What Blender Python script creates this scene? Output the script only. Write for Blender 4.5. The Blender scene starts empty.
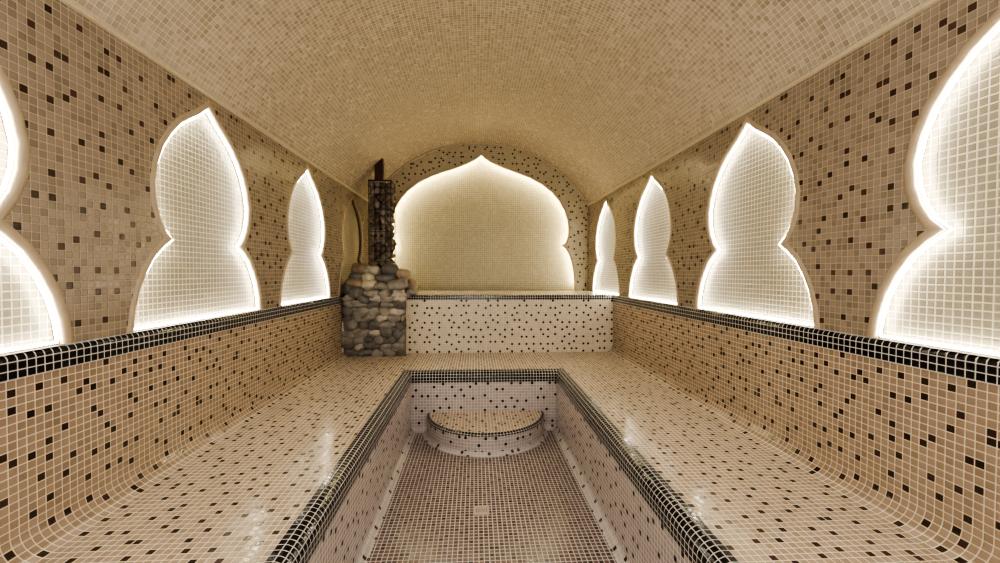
import bpy, math, random
from mathutils import Vector, Matrix, noise, geometry
random.seed(7)
P = 0.025            # one mosaic tile (2.5 cm) is the modelling unit; everything below is measured in tiles
SC = bpy.context.scene
COL = SC.collection
PI = math.pi

# ------------------------------------------------------------------ dimensions (tiles)
XW = 55.09           # side walls at +-XW
Y0, YP, YB = -16, 170, 210      # front end, platform face, back wall
ZB, ZL, ZS = 20.0, 43.9, 87.6   # bench, ledge / band top, vault spring
RISE = 31.0
XP, XPC, YPB = 26.25, 0.43, 139.9   # pit half width, pit centre, pit back edge
XPL, XPR = XPC - XP, XPC + XP

def arch_z(x):
    t = min(1.0, abs(x) / XW)
    R = (XW * XW + RISE * RISE) / (2 * RISE)
    c = math.sqrt(R * R - (t * XW) ** 2) - (R - RISE)
    e = RISE * math.sqrt(max(0, 1 - t * t))
    return ZS + 0.85 * c + 0.15 * e

# ------------------------------------------------------------------ materials
def new_mat(name):
    m = bpy.data.materials.new(name); m.use_nodes = True
    nt = m.node_tree
    return m, nt, nt.nodes.get('Principled BSDF')

def mosaic(name, tiles, dark, grout, bx=3, by=3, density=1.0, gw=0.11, var=0.16, rough=0.16,
           groutrough=0.6, bump=0.5, tilt=0.35, seed=0.0, second=None, second_p=0.0, shuffle=1.0):
    """square glass mosaic on the UV grid (one UV unit = one tile), scattered dark tiles, grout lines, per-tile tilt"""
    m, nt, bs = new_mat(name)
    N, Lk = nt.nodes, nt.links
    def mth(op, a, b=None, c=None):
        n = N.new('ShaderNodeMath'); n.operation = op
        for k, v in enumerate((a, b, c)):
            if v is None: continue
            if isinstance(v, (int, float)): n.inputs[k].default_value = v
            else: Lk.new(v, n.inputs[k])
        return n.outputs[0]
    def comb(a, b, c):
        n = N.new('ShaderNodeCombineXYZ')
        for k, v in enumerate((a, b, c)):
            if isinstance(v, (int, float)): n.inputs[k].default_value = v
            else: Lk.new(v, n.inputs[k])
        return n.outputs[0]
    def wn(vec):
        n = N.new('ShaderNodeTexWhiteNoise'); n.noise_dimensions = '3D'; Lk.new(vec, n.inputs['Vector'])
        s = N.new('ShaderNodeSeparateColor'); Lk.new(n.outputs['Color'], s.inputs[0])
        return s.outputs[0], s.outputs[1], s.outputs[2]
    def mix(f, a, b):
        n = N.new('ShaderNodeMix'); n.data_type = 'RGBA'
        Lk.new(f, n.inputs[0])
        for k, v in ((6, a), (7, b)):
            if isinstance(v, tuple): n.inputs[k].default_value = v
            else: Lk.new(v, n.inputs[k])
        return n.outputs[2]
    uv = N.new('ShaderNodeTexCoord').outputs['UV']
    sp = N.new('ShaderNodeSeparateXYZ'); Lk.new(uv, sp.inputs[0])
    u, v = mth('ADD', sp.outputs[0], 3000.0), mth('ADD', sp.outputs[1], 3000.0)
    i, j = mth('FLOOR', u), mth('FLOOR', v)
    fu, fv = mth('SUBTRACT', u, i), mth('SUBTRACT', v, j)
    r1, r2, r3 = wn(comb(i, j, seed + 3.3))
    q1, q2, q3 = wn(comb(i, j, seed + 17.7))
    # dark tile picked once per block of bx x by tiles
    jb = mth('FLOOR', mth('DIVIDE', j, float(by)))
    odd = mth('MODULO', jb, 2.0)
    i2 = mth('ADD', i, mth('MULTIPLY', odd, float(bx // 2)))
    ib = mth('FLOOR', mth('DIVIDE', i2, float(bx)))
    b1, b2, b3 = wn(comb(ib, jb, seed + 41.1))
    li, lj = mth('SUBTRACT', i2, mth('MULTIPLY', ib, float(bx))), mth('SUBTRACT', j, mth('MULTIPLY', jb, float(by)))
    di = mth('COMPARE', li, mth('FLOOR', mth('MULTIPLY', b1, bx * shuffle)), 0.4)
    dj = mth('COMPARE', lj, mth('FLOOR', mth('MULTIPLY', b2, by * shuffle)), 0.4)
    isdark = mth('MULTIPLY', mth('MULTIPLY', di, dj), mth('LESS_THAN', b3, density))
    # tile / grout mask with soft rounded corners
    ax, ay = mth('ABSOLUTE', mth('SUBTRACT', fu, 0.5)), mth('ABSOLUTE', mth('SUBTRACT', fv, 0.5))
    p6 = mth('POWER', mth('ADD', mth('POWER', ax, 16.0), mth('POWER', ay, 16.0)), 0.0625)
    edge = mth('SUBTRACT', 0.5 - gw / 2, p6)                   # >0 inside the tile
    mr = N.new('ShaderNodeMapRange'); mr.inputs[1].default_value = -0.015; mr.inputs[2].default_value = 0.015
    Lk.new(edge, mr.inputs[0]); mask = mr.outputs[0]
    # colours
    def shade(col, amt, rnd):
        n = N.new('ShaderNodeHueSaturation'); n.inputs['Color'].default_value = (*col, 1); n.inputs['Saturation'].default_value = .84
        Lk.new(mth('ADD', mth('MULTIPLY', rnd, amt), 1 - amt / 2), n.inputs['Value'])
        return n.outputs[0]
    base = shade(tiles, var, r1)
    if second:
        base = mix(mth('LESS_THAN', r2, second_p), base, shade(second, var, r1))
    if dark:
        base = mix(isdark, base, shade(dark, 0.7, r3))
    # soft cloudiness inside each tile as cast glass has
    nz = N.new('ShaderNodeTexNoise'); nz.inputs['Scale'].default_value = 1.7; nz.inputs['Detail'].default_value = 2
    Lk.new(uv, nz.inputs['Vector'])
    hs = N.new('ShaderNodeHueSaturation'); Lk.new(base, hs.inputs['Color'])
    Lk.new(mth('ADD', mth('MULTIPLY', nz.outputs[0], 0.16), 0.92), hs.inputs['Value'])
    big = N.new('ShaderNodeTexNoise'); big.inputs['Scale'].default_value = 0.07; Lk.new(uv, big.inputs['Vector'])
    gh = N.new('ShaderNodeHueSaturation'); gh.inputs['Color'].default_value = (*grout, 1); gh.inputs['Saturation'].default_value = .9
    Lk.new(mth('ADD', mth('MULTIPLY', big.outputs[0], 0.4), 0.8), gh.inputs['Value'])
    Lk.new(mix(mask, gh.outputs[0], hs.outputs[0]), bs.inputs['Base Color'])
    # roughness
    rr = mth('ADD', mth('MULTIPLY', q3, 0.08), rough)
    Lk.new(mth('ADD', mth('MULTIPLY', mask, mth('SUBTRACT', rr, groutrough)), groutrough), bs.inputs['Roughness'])
    # relief: cushioned tile, each with its own small tilt
    mp = N.new('ShaderNodeMapRange'); mp.interpolation_type = 'SMOOTHSTEP'
    mp.inputs[1].default_value = -0.03; mp.inputs[2].default_value = 0.10
    Lk.new(edge, mp.inputs[0])
    tx = mth('MULTIPLY', mth('SUBTRACT', q1, 0.5), mth('SUBTRACT', fu, 0.5))
    ty = mth('MULTIPLY', mth('SUBTRACT', q2, 0.5), mth('SUBTRACT', fv, 0.5))
    wv = mth('MULTIPLY', mth('SUBTRACT', nz.outputs[0], 0.5), 0.5)
    h = mth('ADD', mp.outputs[0], mth('MULTIPLY', mth('MULTIPLY', mth('ADD', mth('ADD', tx, ty), wv), tilt), mask))
    bp = N.new('ShaderNodeBump'); bp.inputs['Strength'].default_value = bump; bp.inputs['Distance'].default_value = 0.0022
    Lk.new(h, bp.inputs['Height']); Lk.new(bp.outputs[0], bs.inputs['Normal'])
    bs.inputs['Specular IOR Level'].default_value = 0.5
    return m

def plain(name, col, rough=0.5, metal=0.0, noise_amt=0.0, nscale=8.0, bump=0.0, emit=None, estr=0.0, col2=None):
    m, nt, bs = new_mat(name)
    bs.inputs['Base Color'].default_value = (*col, 1)
    bs.inputs['Roughness'].default_value = rough; bs.inputs['Metallic'].default_value = metal
    if noise_amt or bump:
        tc = nt.nodes.new('ShaderNodeTexCoord')
        nz = nt.nodes.new('ShaderNodeTexNoise'); nz.inputs['Scale'].default_value = nscale; nz.inputs['Detail'].default_value = 6
        nt.links.new(tc.outputs['Object'], nz.inputs['Vector'])
        rp = nt.nodes.new('ShaderNodeValToRGB')
        c2 = col2 or tuple(c * (1 - noise_amt) for c in col)
        rp.color_ramp.elements[0].position = 0.3; rp.color_ramp.elements[1].position = 0.7
        rp.color_ramp.elements[0].color = (*c2, 1)
        rp.color_ramp.elements[1].color = (*[min(1, c * (1 + noise_amt)) for c in col], 1)
        nt.links.new(nz.outputs[0], rp.inputs[0]); nt.links.new(rp.outputs[0], bs.inputs['Base Color'])
        if bump:
            b = nt.nodes.new('ShaderNodeBump'); b.inputs['Strength'].default_value = bump; b.inputs['Distance'].default_value = 0.003
            nt.links.new(nz.outputs[0], b.inputs['Height']); nt.links.new(b.outputs[0], bs.inputs['Normal'])
    if emit:
        bs.inputs['Emission Color'].default_value = (*emit, 1); bs.inputs['Emission Strength'].default_value = estr
    return m

def S(r, g, b):      # sRGB 0-255 -> linear
    f = lambda c: (c / 255 / 12.92) if c / 255 <= 0.04045 else ((c / 255 + 0.055) / 1.055) ** 2.4
    return (f(r), f(g), f(b))

M = {}
M['wall'] = mosaic('side wall mosaic', S(142, 126, 107), S(66, 44, 34), S(166, 150, 125), bx=3, by=4, density=0.92, gw=0.10, rough=0.13, seed=1, second=S(129, 114, 95), second_p=.25, tilt=.5, shuffle=.85)
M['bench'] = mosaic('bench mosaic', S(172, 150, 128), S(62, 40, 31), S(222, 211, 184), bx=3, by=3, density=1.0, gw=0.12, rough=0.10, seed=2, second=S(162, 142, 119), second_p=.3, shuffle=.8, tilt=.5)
M['backrest'] = mosaic('shaded bench mosaic', S(154, 131, 107), S(56, 36, 28), S(208, 192, 164), bx=3, by=3, density=1.0, gw=0.12, rough=0.10, seed=2, second=S(146, 124, 101), second_p=.3, shuffle=.8, tilt=.5)  # same tile as the bench; shade on the upright part put into darker colours
M['plat'] = mosaic('platform face mosaic', S(196, 183, 161), S(38, 28, 24), S(212, 200, 180), bx=3, by=3, density=0.98, gw=0.12, seed=3, shuffle=.67)
M['back'] = mosaic('back wall mosaic', S(166, 154, 126), S(54, 42, 34), S(182, 170, 140), bx=3, by=3, density=0.97, gw=0.11, seed=4, shuffle=.8)
M['pit'] = mosaic('pit wall mosaic', S(172, 159, 154), S(42, 34, 36), S(208, 198, 194), bx=3, by=4, density=0.97, gw=0.12, seed=5, shuffle=.67)
M['ceil'] = mosaic('vault mosaic', S(172, 156, 134), None, S(198, 183, 158), gw=0.12, var=.22, rough=0.2, seed=6, second=S(157, 142, 120), second_p=.3, tilt=.5)
M['niche'] = mosaic('niche mosaic', S(146, 136, 112), None, S(214, 202, 170), gw=0.13, var=.14, rough=0.3, seed=7, bump=1.0, tilt=.8)
M['backniche'] = mosaic('back niche mosaic', S(156, 146, 118), None, S(190, 179, 148), gw=0.12, var=.2, rough=0.2, seed=8, bump=.8, tilt=.7)
M['cream'] = mosaic('cream mosaic', S(186, 172, 146), None, S(208, 196, 172), gw=0.12, rough=0.15, seed=9)
M['black'] = mosaic('black mosaic', S(17, 17, 21), None, S(196, 192, 188), gw=0.12, var=.5, rough=0.07, seed=10, tilt=.3)
M['floor'] = mosaic('brown floor mosaic', S(106, 86, 80), S(74, 57, 53), S(196, 188, 186), bx=2, by=2, density=.8, gw=0.18, var=.5, rough=0.14, seed=11, second=S(112, 92, 86), second_p=.3)
M['skirt'] = mosaic('pale base mosaic', S(182, 172, 167), S(70, 56, 54), S(206, 198, 194), bx=8, by=1, density=.7, gw=0.09, seed=12)
M['rim'] = plain('smooth grout rim', S(168, 152, 128), .45, noise_amt=.06, nscale=30, bump=.15)
M['rimdark'] = plain('niche edge render', S(96, 84, 66), .6)
M['bead'] = plain('pale grout bead', S(190, 176, 150), .35, noise_amt=.1, nscale=60, bump=.4)
M['led'] = plain('white light strip', (.9, .88, .8), .5, emit=(1.0, .93, .76), estr=36.0)
M['ledback'] = plain('warm light strip', (.9, .88, .7), .5, emit=(1.0, .90, .56), estr=60.0)
M['ledoff'] = plain('unlit light strip', S(120, 104, 80), .4)
M['mortar'] = plain('grey mortar', S(150, 142, 130), .9, noise_amt=.25, nscale=25, bump=.6)
M['wire'] = plain('dark wire', S(36, 30, 26), .5, .6)
M['pipe'] = plain('brown flue paint', S(58, 36, 28), .35, .3, noise_amt=.2, nscale=10)
M['whitetrim'] = plain('white plastic edge', S(214, 202, 182), .4)
M['drain'] = plain('pale steel', S(172, 165, 160), .35, .5, noise_amt=.08)
M['hole'] = plain('dark slot', S(40, 32, 28), .7)
def stone_mat(n, c, c2=None): return plain(n, c, .62, noise_amt=.28, nscale=14, bump=.5, col2=c2)
SM = {'grey': stone_mat('grey river stone', S(128, 122, 114)), 'dark': stone_mat('dark grey river stone', S(98, 94, 90)),
      'light': stone_mat('light grey river stone', S(158, 150, 138)), 'pale': stone_mat('pale yellow river stone', S(176, 166, 142)),
      'brown': stone_mat('brown river stone', S(132, 116, 96)), 'beige': stone_mat('beige river stone', S(150, 134, 110)),
      'basalt': stone_mat('dark heater stone', S(132, 121, 110)), 'basalt2': stone_mat('black heater stone', S(98, 88, 80))}

# ------------------------------------------------------------------ object helpers
def world_origin(o):
    v = Vector(o.location)
    while o.parent: o = o.parent; v += Vector(o.location)
    return v

def mesh(name, verts, faces, mat, parent=None, uvs=None, loc=None, smooth=False):
    """verts in tiles, world frame. uvs: per-face list of per-corner (u,v)"""
    base = world_origin(parent) if parent else Vector((0, 0, 0))
    org = Vector(loc) * P if loc is not None else base
    me = bpy.data.meshes.new(name)
    me.from_pydata([tuple(Vector(v) * P - org) for v in verts], [], faces)
    if uvs:
        l = me.uv_layers.new(name='UVMap'); k = 0
        for fu in uvs:
            for c in fu: l.data[k].uv = c; k += 1
    if smooth:
        for p in me.polygons: p.use_smooth = True
    me.materials.append(mat); me.update()
    o = bpy.data.objects.new(name, me); COL.objects.link(o)
    if parent: o.parent = parent; o.location = org - base
    else: o.location = org
    return o

def tag(o, label=None, cat=None, group=None, kind=None):
    if label: o['label'] = label
    if cat: o['category'] = cat
    if group: o['group'] = group
    if kind: o['kind'] = kind
    return o

def thing(name, label, cat, loc, group=None):
    o = bpy.data.objects.new(name, None); COL.objects.link(o); o.location = Vector(loc) * P
    o.empty_display_size = .1
    return tag(o, label, cat, group)

class MB:
    def __init__(s): s.v = []; s.f = []; s.u = []
    def face(s, pts, uv):
        b = len(s.v); s.v += [tuple(p) for p in pts]; s.f.append(tuple(range(b, b + len(pts)))); s.u.append([tuple(c) for c in uv])
    def box(s, a, b):
        x0, y0, z0 = a; x1, y1, z1 = b
        k = len(s.v)
        s.v += [(x, y, z) for x in (x0, x1) for y in (y0, y1) for z in (z0, z1)]
        for f in ((0, 1, 3, 2), (4, 6, 7, 5), (0, 4, 5, 1), (2, 3, 7, 6), (0, 2, 6, 4), (1, 5, 7, 3)):
            s.f.append(tuple(k + i for i in f)); s.u.append([(0, 0), (1, 0), (1, 1), (0, 1)])
    def sweep(s, prof, y0, y1, axis='y', v0=0.0, ys=None):
        """profile [(a,z)] swept along y (a = x) or along x (a = y); UV = (position along sweep, arc length)"""
        L = v0; out = []
        for k, p in enumerate(prof):
            if k: L += math.hypot(p[0] - prof[k-1][0], p[1] - prof[k-1][1])
            out.append(L)
        for k in range(len(prof) - 1):
            (a, za), (b, zb) = prof[k], prof[k+1]
            if axis == 'y': pts = [(a, y0, za), (a, y1, za), (b, y1, zb), (b, y0, zb)]
            else: pts = [(y0, a, za), (y1, a, za), (y1, b, zb), (y0, b, zb)]
            s.face(pts, [(y0, out[k]), (y1, out[k]), (y1, out[k+1]), (y0, out[k+1])])
    def build(s, name, mat, parent=None, smooth=False, loc=None, weld=False):
        if weld:
            import bmesh
            o = mesh(name, s.v, s.f, mat, parent, s.u, loc, smooth)
            bm = bmesh.new(); bm.from_mesh(o.data); bmesh.ops.remove_doubles(bm, verts=bm.verts, dist=1e-5)
            bmesh.ops.recalc_face_normals(bm, faces=bm.faces); bm.to_mesh(o.data); bm.free()
            return o
        return mesh(name, s.v, s.f, mat, parent, s.u, loc, smooth)

def arc(cx, cz, r, a0, a1, n):
    return [(cx + r * math.cos(math.radians(a0 + (a1 - a0) * k / n)), cz + r * math.sin(math.radians(a0 + (a1 - a0) * k / n))) for k in range(n + 1)]

def flat_poly(outline, to3d, touv):
    tris = geometry.tessellate_polygon([[Vector((a, b, 0)) for a, b in outline]])
    v = [to3d(a, b) for a, b in outline]
    return v, [tuple(t) for t in tris], [[touv(*outline[i]) for i in t] for t in tris]

def tube_loop(path, r, sides=6, closed=True):
    """path: Vectors (tiles)"""
    n = len(path); v = []; f = []
    for k in range(n):
        t = (path[(k+1) % n] - path[k-1]) if closed else (path[min(k+1, n-1)] - path[max(k-1, 0)])
        t.normalize()
        ref = Vector((0, 0, 1)) if abs(t.z) < .9 else Vector((1, 0, 0))
        a = t.cross(ref).normalized(); b = t.cross(a)
        # keep a stable frame: project previous a
        if k: 
            a = (pa - t * pa.dot(t)).normalized(); b = t.cross(a)
        pa = a
        for q in range(sides):
            w = 2 * PI * q / sides
            v.append(path[k] + a * math.cos(w) * r + b * math.sin(w) * r)
    m = n if closed else n - 1
    for k in range(m):
        for q in range(sides):
            f.append((k*sides+q, k*sides+(q+1) % sides, ((k+1) % n)*sides+(q+1) % sides, ((k+1) % n)*sides+q))
    return v, f

# ------------------------------------------------------------------ niche outlines
SIDE_HALF = [(0, 41.6), (1.2, 40.5), (2.8, 39.2), (5.2, 37.6), (7.8, 35.7), (10.1, 33.2), (12.0, 30.4), (13.3, 27.3), (14.0, 24.0),
             (13.8, 21.0), (13.0, 18.4), (11.7, 16.2), (10.3, 14.9), (12.2, 13.6), (14.2, 11.8), (16.0, 9.2), (17.4, 6.3), (18.3, 3.2), (18.7, 0)]
BACK_HALF = [(0, 68.6), (1.5, 67.2), (4, 65.6), (8, 63.6), (13, 61.7), (19, 59.7), (25, 57.5), (31, 54.4), (36, 50.6), (40, 46.2), (42.8, 41.2),
             (44.4, 36), (45.0, 31.5), (44.6, 27.5), (43.6, 24.8), (41.6, 23.3), (43.6, 21.6), (45.4, 18.6), (46.8, 14.4), (47.8, 8.5), (48.2, 3.5), (48.3, 0)]
def full(half): return [(-a, b) for a, b in reversed(half)] + [(a, b) for a, b in half[1:]]   # from bottom -, up, to bottom +
SIDE, BACKN = full(SIDE_HALF), full(BACK_HALF)

def inset(out, d):
    """shrink a closed outline (list runs - bottom .. + bottom; closed by the bottom edge)"""
    n = len(out); res = []
    for k in range(n):
        p0, p, p1 = Vector(out[k-1]), Vector(out[k]), Vector(out[(k+1) % n])
        e0, e1 = (p - p0).normalized(), (p1 - p).normalized()
        n0, n1 = Vector((e0.y, -e0.x)), Vector((e1.y, -e1.x))
        m = (n0 + n1); m = m / max(.35, m.length_squared / 2) if m.length > 1e-6 else n0
        m = m * 1.0
        res.append(tuple(p + m * d))
    return res

NICHE_Y = [37.7 + 48 * k for k in range(4)]
DEPTH = 1.35
# ------------------------------------------------------------------ walls with niche openings
def side_wall(name, sx):
    out = [(Y0, ZL)]
    for c in NICHE_Y: out += [(c + a - (.7 if sx < 0 else 0), ZL + b) for a, b in SIDE]
    out += [(YB, ZL), (YB, ZS), (Y0, ZS)]
    v, f, u = flat_poly(out, lambda a, b: (sx * XW, a, b), lambda a, b: (a, b - ZL))
    o = mesh(name, v, f, M['wall'], uvs=u)
    tag(o, kind='structure')
    return o
side_wall('wall_left', -1); side_wall('wall_right', 1)
# back wall
out = [(-XW, ZL)] + [(a, ZL + b) for a, b in BACKN] + [(XW, ZL)]
NA = 56
arc_x = [XW * math.cos(PI * k / NA) for k in range(NA + 1)]
out += [(x, arch_z(x)) for x in arc_x]
v, f, u = flat_poly(out, lambda a, b: (a, YB, b), lambda a, b: (a + .5, b - ZL))
tag(mesh('wall_back', v, f, M['back'], uvs=u), kind='structure')
# vault
m = MB(); L = 0; prev = (XW, ZS)
for k in range(1, NA + 1):
    cur = (arc_x[k], arch_z(arc_x[k])); d = math.hypot(cur[0]-prev[0], cur[1]-prev[1])
    m.face([(prev[0], Y0, prev[1]), (prev[0], YB, prev[1]), (cur[0], YB, cur[1]), (cur[0], Y0, cur[1])],
           [(Y0, L), (YB, L), (YB, L + d), (Y0, L + d)])
    L += d; prev = cur
tag(m.build('ceiling', M['ceil'], weld=True, smooth=True), kind='structure')
# pale beads along the vault
for n, sx in (('trim_1', -1), ('trim_2', 1)):
    mm = MB(); mm.sweep([(sx * (XW - .02), ZS - .3), (sx * (XW - .3), ZS - .1), (sx * (XW - .42), ZS + .25), (sx * (XW - .4), ZS + .6)], Y0, YB)
    tag(mm.build(n, M['bead']), kind='structure')
pth = [Vector((x * .995, YB - .25, arch_z(x) - .25)) for x in arc_x]
v, f = tube_loop(pth, .35, 6, False)
tag(mesh('trim_3', v, f, M['bead'], smooth=True), kind='structure')

# ------------------------------------------------------------------ niches
def niche(to3d, outline, pos, label, led, panel_mat, group, uvoff=(0, 0), lit=True, ledr=.17, depth=DEPTH, lip=0.0):
    """to3d(a, b, d): a along wall, b height above ledge, d depth into the wall"""
    t = thing('lit_niche' if lit else 'unlit_niche', label, 'niche', to3d(0, 0, depth), group)
    n = len(outline)
    mouth = outline
    if lip: outline = [(a, max(b, 0)) for a, b in inset(outline, -lip)]
    vv = [to3d(a, b, depth) for a, b in outline]
    tris = geometry.tessellate_polygon([[Vector((a, b, 0)) for a, b in outline]])
    mesh('back_panel', vv, [tuple(x) for x in tris], panel_mat, t, [[(outline[i][0] + uvoff[0], outline[i][1] + uvoff[1]) for i in x] for x in tris])
    # reveal
    v = [to3d(a, b, 0) for a, b in outline] + vv; f = []; u = []; s = 0
    for k in range(n):
        k2 = (k + 1) % n; d = math.dist(outline[k], outline[k2])
        f.append((k, k2, n + k2, n + k)); u.append([(s, 0), (s + d, 0), (s + d, depth), (s, depth)]); s += d
    if lip:          # back of the lip that hides the light strip
        b0 = len(v); v += [to3d(a, b, .12) for a, b in mouth]; v += [to3d(a, b, .12) for a, b in outline]
        for k in range(n - 1):
            f.append((b0+k, b0+k+1, b0+n+k+1, b0+n+k)); u.append([(0, 0), (1, 0), (1, 1), (0, 1)])
        outline = mouth
    mesh('reveal', v, f, M['cream'] if lip else M['rimdark'], t, u)
    # smooth raised rim just outside the opening (open at the bottom)
    o0, o1, o2, o3 = inset(outline, .05), inset(outline, -.25), inset(outline, -.8), inset(outline, -1.1)
    rows = [(o0, .5), (o0, -.02), (o1, -.22), (o2, -.2), (o3, .0)]
    v = []; f = []
    for o, dd in rows: v += [to3d(a, max(b, 0), dd) for a, b in o]
    for r in range(len(rows) - 1):
        for k in range(n - 1): f.append((r*n+k, r*n+k+1, (r+1)*n+k+1, (r+1)*n+k))
    mesh('rim', v, f, M['rim'], t, smooth=True)
    # light strip
    base = inset(outline, .42 if not lip else -.9)
    pts = []
    for k in range(len(base) - (1 if lip else 0)):
        a, b = Vector(base[k]), Vector(base[(k+1) % len(base)])
        q = max(1, int((b - a).length / 6))
        pts += [a + (b - a) * (w / q) for w in range(q)]
    path = [Vector(to3d(p.x, max(p.y, .4), 2.2 if lip else .5)) for p in pts]
    v, f = tube_loop(path, ledr, 6, not lip)
    tag(mesh('light_strip', v, f, led, t, smooth=True), 'glowing white light strip' if lit else 'unlit light strip')
    return t
RL = ['tall light-rimmed niche in right wall, nearest the camera and cut off by the frame',
      'tall light-rimmed niche in right wall, second from the camera',
      'light-rimmed niche in right wall between the second niche and the corner one',
      'small-looking light-rimmed niche in right wall beside the back platform corner']
LLb = ['tall light-rimmed niche in left wall, nearest the camera and cut off by the frame',
      'tall light-rimmed niche in left wall, second from the camera',
      'light-rimmed niche in left wall, last lit one before the stone stove',
      'unlit onion-shaped niche in left wall behind the stone stove']
for k, c in enumerate(NICHE_Y):
    cl = c - .7
    niche(lambda a, b, d, c=c: (XW + d, c + a, ZL + b), SIDE, c, RL[k], M['led'], M['niche'], 'niches in the right wall')
    lit = k < 3
    niche(lambda a, b, d, c=cl: (-XW - d, c + a, ZL + b), SIDE, c, LLb[k], M['led'] if lit else M['ledoff'], M['niche'] if lit else M['cream'], 'niches in the left wall', lit=lit)
niche(lambda a, b, d: (a, YB + d, ZL + b), BACKN, 0, 'wide onion-arched light-rimmed niche in the back wall above the platform', M['ledback'], M['backniche'], 'niche in the back wall', uvoff=(.5, 0), ledr=.3, depth=4.5, lip=2.2)

# ------------------------------------------------------------------ black band under the niches
for n, sx in (('trim_4', -1), ('trim_5', 1)):
    mm = MB()
    prof = [(XW - .06, ZL - 3.0), (XW - .22, ZL - 2.95)] + arc(XW + .58, ZL - .8, .8, 180, 90, 4) + [(XW + 1.2, ZL)]
    prof = [(sx * a, b) for a, b in prof]
    mm.sweep(prof, Y0, YP if sx > 0 else YP, v0=-.2)
    tag(mm.build(n, M['black']), kind='structure')

# ------------------------------------------------------------------ bench (U-shaped, coved up the side walls)
bench = thing('tiled_bench', 'U-shaped beige mosaic bench wrapped around the sunken pit, curving up into the side walls', 'bench', (0, 80, 0))
RC = 3.2
m = MB()
for sx in (-1, 1):
    xo = XPL if sx < 0 else XPR
    hz = abs(xo)
    prof = [(-sx * 0 + sx * XW, ZL - 3.0), (sx * XW, ZB + RC)]
    prof += [(sx * a, b) for a, b in arc(XW - RC, ZB + RC, RC, 0, -90, 10)][1:]
    prof += [(xo, ZB)]
    cut = 7
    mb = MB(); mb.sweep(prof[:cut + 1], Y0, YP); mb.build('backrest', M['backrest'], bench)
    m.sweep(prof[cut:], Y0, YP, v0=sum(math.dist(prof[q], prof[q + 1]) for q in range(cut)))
m.face([(XPL, YPB, ZB), (XPR, YPB, ZB), (XPR, YP, ZB), (XPL, YP, ZB)], [(XPL, YPB), (XPR, YPB), (XPR, YP), (XPL, YP)])
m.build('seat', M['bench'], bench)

def pit_sweep(prof, name, mat, parent, v0=0.0):
    """profile [(inset from the pit edge, z)] run down the left side, across the back and up the right side, mitred"""
    m = MB(); L = v0
    for k in range(len(prof) - 1):
        (a, za), (b, zb) = prof[k], prof[k+1]; d = math.hypot(b - a, zb - za)
        m.face([(XPL+a, Y0, za), (XPL+a, YPB-a, za), (XPL+b, YPB-b, zb), (XPL+b, Y0, zb)], [(Y0, L), (YPB-a, L), (YPB-b, L+d), (Y0, L+d)])
        m.face([(XPL+a, YPB-a, za), (XPR-a, YPB-a, za), (XPR-b, YPB-b, zb), (XPL+b, YPB-b, zb)], [(XPL+a, L), (XPR-a, L), (XPR-b, L+d), (XPL+b, L+d)])
        m.face([(XPR-a, Y0, za), (XPR-a, YPB-a, za), (XPR-b, YPB-b, zb), (XPR-b, Y0, zb)], [(Y0, L), (YPB-a, L), (YPB-b, L+d), (Y0, L+d)])
        L += d
    return m.build(name, mat, parent)
bull = [(-1.0, ZB + .03), (-.2, ZB + .05)] + [(-.2 + 2.06 * math.sin(math.radians(t)), ZB - 2.0 + 2.05 * math.cos(math.radians(t))) for t in (15, 30, 45, 60, 75, 90)] + [(1.86, ZB - 3.7)]
pit_sweep(bull, 'edging', M['black'], bench, v0=0)
pit_sweep([(1.84, ZB - 3.7), (1.84, 1.6)], 'riser', M['pit'], bench)
pit_sweep([(1.84, 1.6), (1.95, 1.15), (2.9, .12), (3.4, .03)], 'base_strip', M['skirt'], bench)

# floor
m = MB(); m.face([(XPL, Y0, 0), (XPR, Y0, 0), (XPR, YPB, 0), (XPL, YPB, 0)], [(XPL, Y0), (XPR, Y0), (XPR, YPB), (XPL, YPB)])
tag(m.build('floor', M['floor']), kind='structure')

# wall behind the camera, with an unseen doorway left open for world fill light
m = MB()
out = [(-XW, 0), (-XW, ZS)] + [(x, arch_z(x)) for x in reversed(arc_x)][1:-1] + [(XW, ZS), (XW, 0), (16, 0), (16, 84), (-16, 84), (-16, 0)]
v, f, u = flat_poly(out, lambda a, b: (a, Y0, b), lambda a, b: (a, b))
tag(mesh('wall_front', v, f, M['wall'], uvs=u), kind='structure')

# ------------------------------------------------------------------ back platform
pl = thing('tiled_platform', 'raised mosaic platform across the back below the wide lit niche, dotted face and black edge', 'platform', (0, YP, ZB))
m = MB(); m.sweep([(YP, ZB), (YP, ZL - 2.0)], -XW, XW, 'x', v0=0.0); m.build('face', M['plat'], pl)
m = MB(); m.sweep([(YP, ZL - 2.0), (YP - .15, ZL - 1.95)] + [(YP + .65 - .8 * math.cos(math.radians(t)), ZL - .8 + .85 * math.sin(math.radians(t))) for t in (0, 30, 60, 90)], -XW, XW, 'x', v0=-.15)
m.build('edging', M['black'], pl)
m = MB(); m.sweep([(YP + .6, ZL), (YB + 4.5, ZL)], -XW, XW, 'x'); m.build('top', M['cream'], pl)

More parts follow.
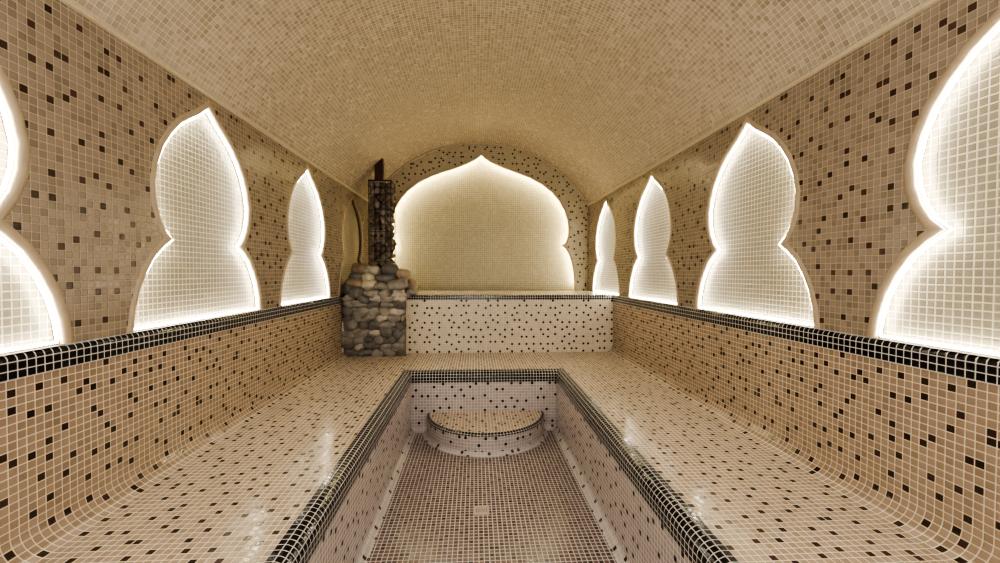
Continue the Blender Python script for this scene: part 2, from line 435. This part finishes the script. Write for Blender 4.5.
# ------------------------------------------------------------------ half-round step
CX, CY, SR, SH = .8, YPB - 1.84, 19.6, 6.4
st = thing('curved_step', 'half-round mosaic step against the back wall of the pit with a thin black rim', 'step', (CX, CY, 0))
NS = 40
def ring(r, z): return [(CX - r * math.cos(PI * k / NS), CY - r * math.sin(PI * k / NS), z) for k in range(NS + 1)]
def step_band(name, prof, mat, v0=0.0, smooth=False):
    m = MB(); L = v0
    for k in range(len(prof) - 1):
        (a, za), (b, zb) = prof[k], prof[k+1]; d = math.hypot(b-a, zb-za); A, B = ring(a, za), ring(b, zb)
        for q in range(NS):
            s0, s1 = round(PI * SR) * q / NS, round(PI * SR) * (q + 1) / NS
            m.face([A[q], A[q+1], B[q+1], B[q]], [(s0, L), (s1, L), (s1, L+d), (s0, L+d)])
        L += d
    return m.build(name, mat, st)
m = MB()
top = ring(SR - 1.0, SH)
outl = [(p[0], p[1]) for p in top]
v, f, u = flat_poly(outl, lambda a, b: (a, b, SH), lambda a, b: (a, b))
mesh('tread', v, f, M['bench'], st, u)
step_band('edging', [(SR - 1.0, SH), (SR - .55, SH - .08), (SR - .15, SH - .4), (SR, SH - .9)], M['black'], v0=0.0)
step_band('riser', [(SR, SH - .9), (SR, 1.1)], M['pit'], v0=0)
step_band('base_strip', [(SR, 1.1), (SR + .2, .8), (SR + .9, .12), (SR + 1.2, .04)], M['skirt'])

# ------------------------------------------------------------------ floor drain
dr = thing('floor_drain', 'small square steel floor drain with slotted grate in the brown pit floor', 'drain', (-1.3, 91, 0))
m = MB()
a, b, h = 1.7, 1.15, .12
for s in (((-a, -a), (a, -b)), ((-a, b), (a, a)), ((-a, -b), (-b, b)), ((b, -b), (a, b))):
    m.box((-1.3 + s[0][0], 91 + s[0][1], .01), (-1.3 + s[1][0], 91 + s[1][1], h))
m.build('frame', M['drain'], dr)
m = MB(); m.box((-1.3 - b, 91 - b, .01), (-1.3 + b, 91 + b, .04)); m.build('sump', M['hole'], dr)
m = MB()
for k in range(6):
    x = -1.3 - b + .12 + k * (2 * b - .24 - .25) / 5; m.box((x, 91 - b, .04), (x + .28, 91 + b, .10))
m.box((-1.3 - b, 91 + .75, .04), (-1.3 + b, 91 + b, .105)); m.box((-1.3 - b, 91 - b, .04), (-1.3 + b, 91 - .75, .105))
m.build('grate', M['drain'], dr)

# ------------------------------------------------------------------ stones
import bmesh
def stone_mesh(c, sx, sy, sz, rotx=0, roty=0, rotz=0, rough=.10, angular=False, seed=0):
    bm = bmesh.new(); bmesh.ops.create_icosphere(bm, subdivisions=2 if angular else 3, radius=.5)
    off = Vector((seed * 3.1, seed * 1.7, seed * .9))
    R = Matrix.Rotation(rotz, 3, 'Z') @ Matrix.Rotation(roty, 3, 'Y') @ Matrix.Rotation(rotx, 3, 'X')
    planes = []
    if angular:
        rr = random.Random(seed)
        for _ in range(9):
            n = Vector((rr.gauss(0, 1), rr.gauss(0, 1), rr.gauss(0, 1))).normalized(); planes.append((n, rr.uniform(.30, .40)))
    for v in bm.verts:
        p = v.co.copy(); k = 1 + rough * 2 * noise.noise(p * 2.2 + off) + rough * noise.noise(p * 5 + off)
        p *= k
        for n, d in planes:
            e = p.dot(n) - d
            if e > 0: p -= n * e
        if not angular:      # squarer pebble
            q = max(abs(p.x), abs(p.y), abs(p.z)) / max(p.length, 1e-6); p *= 1.12 - .2 * (q - .577)
        v.co = R @ Vector((p.x * sx, p.y * sy, p.z * sz))
    v = [tuple(Vector(c) + w.co) for w in bm.verts]; f = [tuple(w.index for w in fc.verts) for fc in bm.faces]
    bm.free(); return v, f

PX0, PX1, PY0, PY1, PZ = -54.6, -31.0, 164.6, 169.8, 42.0
ped = thing('stone_plinth', 'square grey river-stone plinth of the stove in the left back corner, resting on the bench', 'plinth', ((PX0+PX1)/2, 176, ZB))
m = MB(); m.box((PX0 + .3, PY0 + .5, ZB), (PX1 - .5, PY1, PZ)); m.build('mortar_core', M['mortar'], ped)
m = MB(); m.box((PX0 - .2, PY0 - .3, ZB + .1), (PX0 + .25, PY0 + 1.2, ZB + 14)); m.build('corner_trim', M['whitetrim'], ped)
m = MB(); m.box((PX1 + .35, PY0 + 3.4, ZB + .1), (PX1 + .8, YP - .1, ZL - 2.2)); m.build('corner_trim', M['whitetrim'], ped)
rs = random.Random(11); sd = 0
z = ZB + 1.3; row = 0
tones = ['grey', 'dark', 'grey', 'dark', 'light', 'grey']
while z < 43.4 and row < 12:
    hh = rs.uniform(2.7, 3.5)
    x = PX0 + .2 - rs.uniform(0, 1.2)
    while x < PX1 - .6:
        w = rs.uniform(3.6, 6.4); w = min(w, PX1 + .5 - x)
        if w < 1.6: break
        sd += 1
        v, f = stone_mesh((x + w / 2, PY0 + .55, z + rs.uniform(-.35, .35)), w * 1.08, 2.7, hh * rs.uniform(.9, 1.25), roty=rs.uniform(-.4, .4), seed=sd, rough=.2)
        mesh('stone', v, f, SM[rs.choice(tones)], ped, smooth=True)
        x += w * .97
    # side face of the plinth, towards the room
    y = PY0 + 2.2 + (row % 2)
    if y < YP:
        w = 4.2; sd += 1
        v, f = stone_mesh((PX1 - .5, y + 1.2, z), 1.8, w, hh * 1.05, rotx=rs.uniform(-.2, .2), seed=sd, rough=.13)
        mesh('stone', v, f, SM[rs.choice(tones)], ped, smooth=True)
    z += hh * .86; row += 1

# loose stones heaped on top, front ones one by one
HEAP = [(-49.4,172,54.2,7.3,4.3,0,'brown','large grey-brown river stone at upper left of the heap, left of the cage foot'),
 (-44.4,171,53.6,6.3,3.8,.05,'light','light grey river stone directly in front of the cage foot'),
 (-37.8,171,54.0,7.1,4.8,-.2,'dark','large dark river stone at the top right of the cage foot'),
 (-32.6,172,52.3,5.6,3.9,.15,'beige','beige river stone on the right shoulder of the heap, topmost there'),
 (-50.5,169.4,51.1,5.9,2.8,.1,'dark','thin dark river stone under the large grey-brown one at upper left'),
 (-45.5,169,50.8,6.4,3.3,0,'pale','pale yellow river stone, upper of the two in the middle of the heap'),
 (-38.8,169,50.6,8.6,3.7,0,'dark','long dark grey river stone right of the upper pale yellow one'),
 (-50.4,167.3,48.8,6.2,3.1,.05,'brown','flat grey-brown river stone left of the lower pale yellow one'),
 (-45.0,167,48.0,5.9,3.2,-.1,'pale','pale yellow river stone, lower of the two in the middle of the heap'),
 (-40.1,167,47.4,5.8,3.4,.15,'grey','mid grey river stone under the long dark grey one'),
 (-34.0,167.2,47.9,8.6,4.3,-.4,'grey','big tilted grey river stone on the front right of the heap'),
 (-28.9,171.6,47.9,4.6,5.0,.3,'beige','rounded beige-brown river stone at the right foot of the heap, above the platform edge'),
 (-53.0,166.6,46.2,3.8,4.8,-.5,'dark','dark upright river stone at the far left of the heap beside the wall'),
 (-49.4,166,45.0,5.5,4.9,0,'dark','round dark grey river stone at the lower left of the heap'),
 (-43.9,166,44.8,6.3,3.1,.1,'grey','flat grey river stone in the lower middle row of the heap'),
 (-38.6,166,44.4,5.2,3.2,-.15,'grey','smaller grey river stone in the lower row, right of the flat middle one'),
 (-33.4,166,44.3,5.0,3.0,.1,'light','light grey river stone at the lower right corner of the heap'),
 (-28.9,170.6,45.2,5.2,2.9,.1,'grey','grey-green river stone lying on the platform edge right of the plinth')]
for k, (x, y, z, w, h, r, c, lab) in enumerate(HEAP):
    v, f = stone_mesh((x, y, z), w * 1.04, min(w, 5.2), h * 1.15, roty=r, seed=100 + k, rough=.16)
    tag(mesh('river_stone', v, f, SM[c], uvs=None, loc=(x, y, z - h / 2), smooth=True), lab, 'stone', 'river stones heaped on the plinth')
FILL = []
rf = random.Random(5)
for z, xr, yr in ((43.6, (-52.5, -31.5), (170.5, 178)), (46.8, (-52, -32), (171, 178)), (49.6, (-51, -33.5), (173.5, 178)), (52.2, (-49.5, -36), (175.5, 177.5))):
    y = yr[0]
    while y <= yr[1]:
        x = xr[0] + rf.uniform(-.5, .5)
        while x <= xr[1]:
            FILL.append((x, y + rf.uniform(-.6, .6), z + rf.uniform(-.3, .3), rf.uniform(4.6, 5.2), rf.uniform(2.9, 3.3), rf.uniform(-.2, .2))); x += 5.2
        y += 4.6
for k, (x, y, z, w, h, r) in enumerate(FILL):
    v, f = stone_mesh((x, y, z), w, 4.4, h, roty=r, seed=200 + k, rough=.11)
    tag(mesh('river_stone', v, f, SM[rf.choice(['grey', 'dark', 'grey', 'brown'])], loc=(x, y, z - h/2), smooth=True),
        'grey river stone buried in the heap around the foot of the wire cage', 'stone', 'river stones heaped on the plinth')

# wire cage with dark angular stones and the flue
GX0, GX1, GY0, GY1, GZ0, GZ1 = -48.3, -39.0, 180.0, 189.3, 44.6, 92.3
cg = thing('wire_cage', 'tall square wire cage packed with dark stones, standing on the stone heap round the flue', 'stone cage', ((GX0+GX1)/2, (GY0+GY1)/2, GZ0 - .5))
m = MB(); r = .16
for x in (GX0, GX1):
    for y in (GY0, GY1): m.box((x - .16, y - .16, GZ0 - .5), (x + .16, y + .16, GZ1 + .4))
for x in (GX0, GX1):
    m.box((x-.22, GY0, GZ1-.2), (x+.22, GY1, GZ1+.3))
for y in (GY0, GY1): m.box((GX0, y-.22, GZ1-.2), (GX1, y+.22, GZ1+.3))
m.build('frame', M['wire'], cg)
m = MB()
nx = 4
for k in range(1, nx):
    x = GX0 + (GX1-GX0) * k / nx
    for y in (GY0, GY1): m.box((x-r/2, y-r/2, GZ0-.5), (x+r/2, y+r/2, GZ1))
    y = GY0 + (GY1-GY0) * k / nx
    for x in (GX0, GX1): m.box((x-r/2, y-r/2, GZ0-.5), (x+r/2, y+r/2, GZ1))
z = GZ0 + .3
while z < GZ1:
    for y in (GY0, GY1): m.box((GX0, y-r/2, z-r/2), (GX1, y+r/2, z+r/2))
    for x in (GX0, GX1): m.box((x-r/2, GY0, z-r/2), (x+r/2, GY1, z+r/2))
    z += 3.2
m.build('wire_mesh', M['wire'], cg)
cx, cy = (GX0 + GX1) / 2, (GY0 + GY1) / 2
rc = random.Random(3); q = 0
z = GZ0 - .4
while z < GZ1 - 1.4:
    hh = rc.uniform(2.9, 3.5)
    spots = []
    n = rc.choice((3, 4, 4))
    for k in range(n): spots.append((GX0 + (k + .5) * (GX1 - GX0) / n, GY0 + 1.5, (GX1-GX0)/n*1.12, 3.0))
    for k in range(2): spots.append((GX1 - 1.3, GY0 + 4.3 + k * 3.2, 3.2, 3.4))
    spots.append((GX0 + 1.5, GY0 + 5.5, 3.2, 5.2))
    for (x, y, w, d) in spots:
        q += 1; zz = z + hh / 2 + rc.uniform(-.7, .7)
        zz = min(zz, GZ1 - 1.6)
        v, f = stone_mesh((x + rc.uniform(-.2, .35), y + rc.uniform(-.2, .2), zz), w * rc.uniform(1.0, 1.22), d * 1.1, hh * rc.uniform(1.0, 1.2), roty=rc.uniform(-.3, .3), rotz=rc.uniform(-.3, .3), seed=500 + q, rough=.12, angular=True)
        tag(mesh('heater_stone', v, f, SM[rc.choice(['basalt', 'basalt2'])], loc=(x, y, zz - hh/2)), 'dark angular heater stone packed inside the tall wire cage', 'stone', 'dark stones packed in the wire cage')
    z += hh * .92
fl = thing('flue_pipe', 'dark brown square flue pipe rising from the stone cage into the vault', 'flue', (cx, cy, 44))
zt = arch_z(cx - 3) + 1.2
m = MB()
b = len(m.v)
fx = cx - 1.2
for (xa, ya) in ((0, 0),):
    m.box((fx - 1.7, cy - 1.7, 46), (fx + 1.7, cy + 1.7, 103))
m.build('duct', M['pipe'], fl)
m = MB(); m.box((fx - 2.3, cy - 2.3, GZ1 - .2), (fx + 2.3, cy + 2.3, GZ1 + .8)); 
o = m.build('collar', M['drain'], fl)

# ------------------------------------------------------------------ world, lights, camera
w = bpy.data.worlds.new('World'); SC.world = w; w.use_nodes = True
w.node_tree.nodes['Background'].inputs[0].default_value = (1.0, .93, .85, 1); w.node_tree.nodes['Background'].inputs[1].default_value = 1.0

def area(name, loc, size, power, col, rot):
    l = bpy.data.lights.new(name, 'AREA'); l.shape = 'RECTANGLE'; l.size, l.size_y = size[0]*P, size[1]*P; l.energy = power; l.color = col
    o = bpy.data.objects.new(name, l); COL.objects.link(o); o.location = Vector(loc) * P; o.rotation_euler = rot
    return o
def point(name, loc, power, col, rad):
    l = bpy.data.lights.new(name, 'POINT'); l.energy = power; l.color = col; l.shadow_soft_size = rad
    o = bpy.data.objects.new(name, l); COL.objects.link(o); o.location = Vector(loc) * P
    return o
area('front_fill_light', (0, Y0 + 1, 62), (90, 70), 20, (1, .93, .86), (math.radians(90), 0, 0))  # added fill behind the camera to brighten the room, no real source

area('overhead_fill_light', (0, 12, 114), (40, 20), 16, (1, .95, .88), (0, 0, 0))  # added fill above the camera to lift the bench tops, no actual fitting

cam = bpy.data.cameras.new('Camera'); co = bpy.data.objects.new('Camera', cam); COL.objects.link(co); SC.camera = co
cam.sensor_width = 36; cam.sensor_fit = 'HORIZONTAL'; cam.lens = 412.376 / 1000 * 36; cam.clip_start = .02
yaw, pit, roll = .0595, .0226, .0031
F = Vector((math.sin(yaw) * math.cos(pit), math.cos(yaw) * math.cos(pit), -math.sin(pit)))
R0 = Vector((math.cos(yaw), -math.sin(yaw), 0)); U0 = R0.cross(F)
R = R0 * math.cos(roll) + U0 * math.sin(roll); U = U0 * math.cos(roll) - R0 * math.sin(roll)
mt = Matrix.Identity(4)
for k in range(3): mt[k][0], mt[k][1], mt[k][2] = R[k], U[k], -F[k]
mt.translation = Vector((-2.75, 0, 53.3)) * P
co.matrix_world = mt

SC.view_settings.view_transform = 'AgX'
SC.view_settings.look = 'AgX - High Contrast'
SC.view_settings.exposure = 0.42
SC.cycles.use_denoising = True
SC.cycles.max_bounces = 10; SC.cycles.diffuse_bounces = 6; SC.cycles.sample_clamp_indirect = 8
